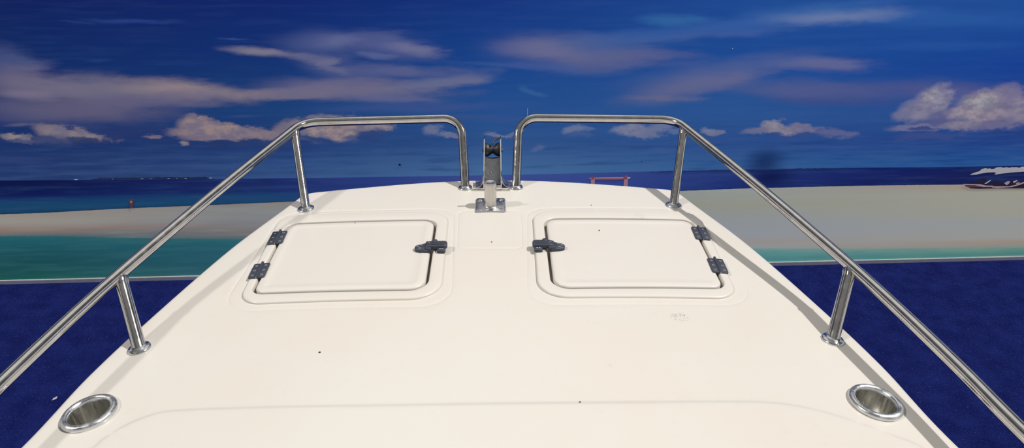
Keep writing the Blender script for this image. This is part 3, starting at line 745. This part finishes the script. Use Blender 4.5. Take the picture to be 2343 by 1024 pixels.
dark = flat('print_dark', (28, 20, 42)); red = flat('print_red', (128, 60, 84)); pink = flat('print_pink', (150, 112, 128)); mauve = flat('print_mauve', (150, 130, 150)); brown = flat('print_brown', (80, 52, 60)); blk = flat('print_black', (10, 12, 22)); fig = flat('print_figure', (84, 52, 62))
strip(205, 492, lambda t: 407.6 - 3.2 * t ** .6, lambda t: 411 - 2.2 * t, isl, .8, 70, 3)
for x, y, w_, h in ((174, 410.5, 6, 1.1), (258, 409.2, 2, .6), (325, 408.6, 5, .7), (345, 408.4, 3, .6), (386, 408, 4, .7), (405, 408, 2, .6), (425, 407.8, 4, .8), (482, 407, 5, 1.1)):
    poly([(x - w_, y), (x, y - h), (x + w_, y), (x, y + h)], wht)
strip(1468, 1931, lambda t: 394.5 - 10.8 * t ** .75 - .4, lambda t: 394.8 - 9.5 * t, isl2, 1.0, 120, 5)
# swing frame on the sea
sw = [(1352, 405), (1357, 403), (1361, 407), (1361, 432), (1352, 432)]
poly(sw, pink); poly([(1428, 404), (1434, 401), (1437, 406), (1436, 434), (1426, 434)], pink)
poly([(1360, 405.8), (1427, 404.8), (1427, 407.5), (1360, 408)], mauve); poly([(1360, 408), (1427, 407.5), (1427, 410), (1412, 411.3), (1375, 411.5), (1362, 410.5)], red)
poly([(1346, 408), (1353, 405.5), (1353, 408.5)], mauve); poly([(1433, 405), (1443, 405), (1441, 408), (1433, 409)], cream); poly([(1352, 404), (1360, 403), (1360, 409), (1353, 410)], red); poly([(1426, 404), (1434, 402), (1436, 409), (1427, 410)], red)
Z = lambda L: [(2143 + a / 10.24, 360 + b / 10.24) for a, b in L]
poly(Z([(775, 408), (850, 365), (1000, 318), (1060, 268), (1150, 245), (1190, 262), (1240, 252), (1290, 270), (1350, 262), (1400, 232), (1500, 222), (1560, 240), (1640, 225), (1700, 240), (1760, 225), (1880, 225), (1940, 240), (1990, 212), (2150, 205), (2150, 325), (1900, 340), (1740, 350), (1560, 372), (1380, 396), (1350, 392), (1400, 360), (1340, 345), (1180, 350), (1050, 372), (930, 398)]), cream)
poly(Z([(1080, 480), (1150, 485), (1110, 580), (1200, 590), (1200, 640), (800, 640), (880, 560), (1000, 545), (1040, 520)]), dark)
poly(Z([(1180, 600), (1400, 560), (1560, 600), (1700, 540), (1900, 560), (2150, 560), (2150, 720), (1300, 720), (1100, 650)]), dark)
poly(Z([(640, 620), (900, 630), (1100, 650), (1050, 700), (800, 700), (680, 680)]), brown)
poly(Z([(740, 690), (1300, 690), (1500, 715), (1000, 730), (800, 720)]), dark)
poly(Z([(1115, 610), (1260, 520), (1275, 535), (1165, 612)]), wht)
poly(Z([(620, 615), (1020, 622), (1150, 655), (1320, 655), (1300, 690), (1050, 680), (900, 645), (640, 640)]), mauve)
poly(Z([(1580, 600), (1640, 560), (1720, 550), (1700, 600), (1640, 650)]), mauve)
poly(Z([(1790, 560), (1880, 525), (1900, 540), (1800, 600)]), wht)
poly(Z([(1850, 600), (1920, 570), (1960, 590), (1880, 640)]), pink)
poly(Z([(1300, 672), (1700, 672), (1900, 625), (2060, 560), (2150, 540), (2150, 555), (1960, 635), (1760, 690), (1400, 712), (1300, 700)]), mauve)
poly([(297, 455), (304, 454), (306, 463), (303, 468), (306, 475), (297, 476), (299, 468), (295, 462)], fig); poly([(294, 457), (308, 457.5), (308, 459), (294, 459)], brown); poly([(298, 459), (303, 459), (302, 464), (299, 464)], pink)
dot = lambda x, y, r, mi: poly([(x + r * math.cos(a * math.pi / 5), y + r * math.sin(a * math.pi / 5)) for a in range(10)], mi)
dot(914.5, 376.5, 2.6, blk); dot(1468, 369, 1.2, blk); dot(1676, 111, 1.2, wht)
poly([(1206.6, 247), (1207.6, 247), (1207.6, 266), (1206.6, 266)], wht)
mural = wallobj('wall_mural', bm, mm, None)
tag(mural, 'wide printed wall mural of blue cloudy sky, sea and sandbar behind the boat', 'mural')

# ------------------------------------------------------------------ light
def sun(name, d, e, ang, col):
    L = bpy.data.lights.new(name, 'SUN'); L.energy = e; L.angle = math.radians(ang); L.color = col
    o = bpy.data.objects.new(name, L); C.objects.link(o); o.rotation_euler = Vector(d).to_track_quat('Z', 'Y').to_euler(); o.location = (d[0] * 3, d[1] * 3 + 1, 4)
sun('key_light', (.75, -.04, 1), 3.55, 1.3, (1, .965, .92))
sun('second_light', (-1.0, -.20, 1), 1.5, 3.5, (1, .96, .90))
w = bpy.data.worlds.new('hall'); bpy.context.scene.world = w; w.use_nodes = True; t = w.node_tree
bg = t.nodes['Background']; tc = t.nodes.new('ShaderNodeTexCoord'); dp = t.nodes.new('ShaderNodeVectorMath'); dp.operation = 'DOT_PRODUCT'
t.links.new(tc.outputs['Generated'], dp.inputs[0]); dp.inputs[1].default_value = (0, .06, .998)
cr = t.nodes.new('ShaderNodeValToRGB'); t.links.new(dp.outputs['Value'], cr.inputs[0])
els = cr.color_ramp.elements
els[0].position = 0.0; els[0].color = (.44, .44, .445, 1); els[1].position = 1.0; els[1].color = (.26, .26, .265, 1)
for p, v in ((.12, .58), (.36, .60), (.44, .12), (.66, .08), (.80, .20)):
    e = els.new(p); e.color = (v, v * .99, v * .97, 1)
# unseen bright patch added to the world beyond the bow, streaks the rails
d2 = t.nodes.new('ShaderNodeVectorMath'); d2.operation = 'DOT_PRODUCT'; t.links.new(tc.outputs['Generated'], d2.inputs[0]); d2.inputs[1].default_value = (0, .60, .80)
mr = t.nodes.new('ShaderNodeMapRange'); mr.interpolation_type = 'SMOOTHSTEP'; mr.inputs[1].default_value = .90; mr.inputs[2].default_value = .96; mr.inputs[4].default_value = .55; t.links.new(d2.outputs['Value'], mr.inputs[0])
ad = t.nodes.new('ShaderNodeVectorMath'); ad.operation = 'ADD'; t.links.new(cr.outputs[0], ad.inputs[0]); t.links.new(mr.outputs[0], ad.inputs[1])
t.links.new(ad.outputs[0], bg.inputs[0]); bg.inputs[1].default_value = 1.0
sc = bpy.context.scene
sc.view_settings.view_transform = 'Standard'; sc.view_settings.look = 'None'; sc.view_settings.gamma = 1; sc.view_settings.use_curve_mapping = False
sc.view_settings.exposure = 0.10
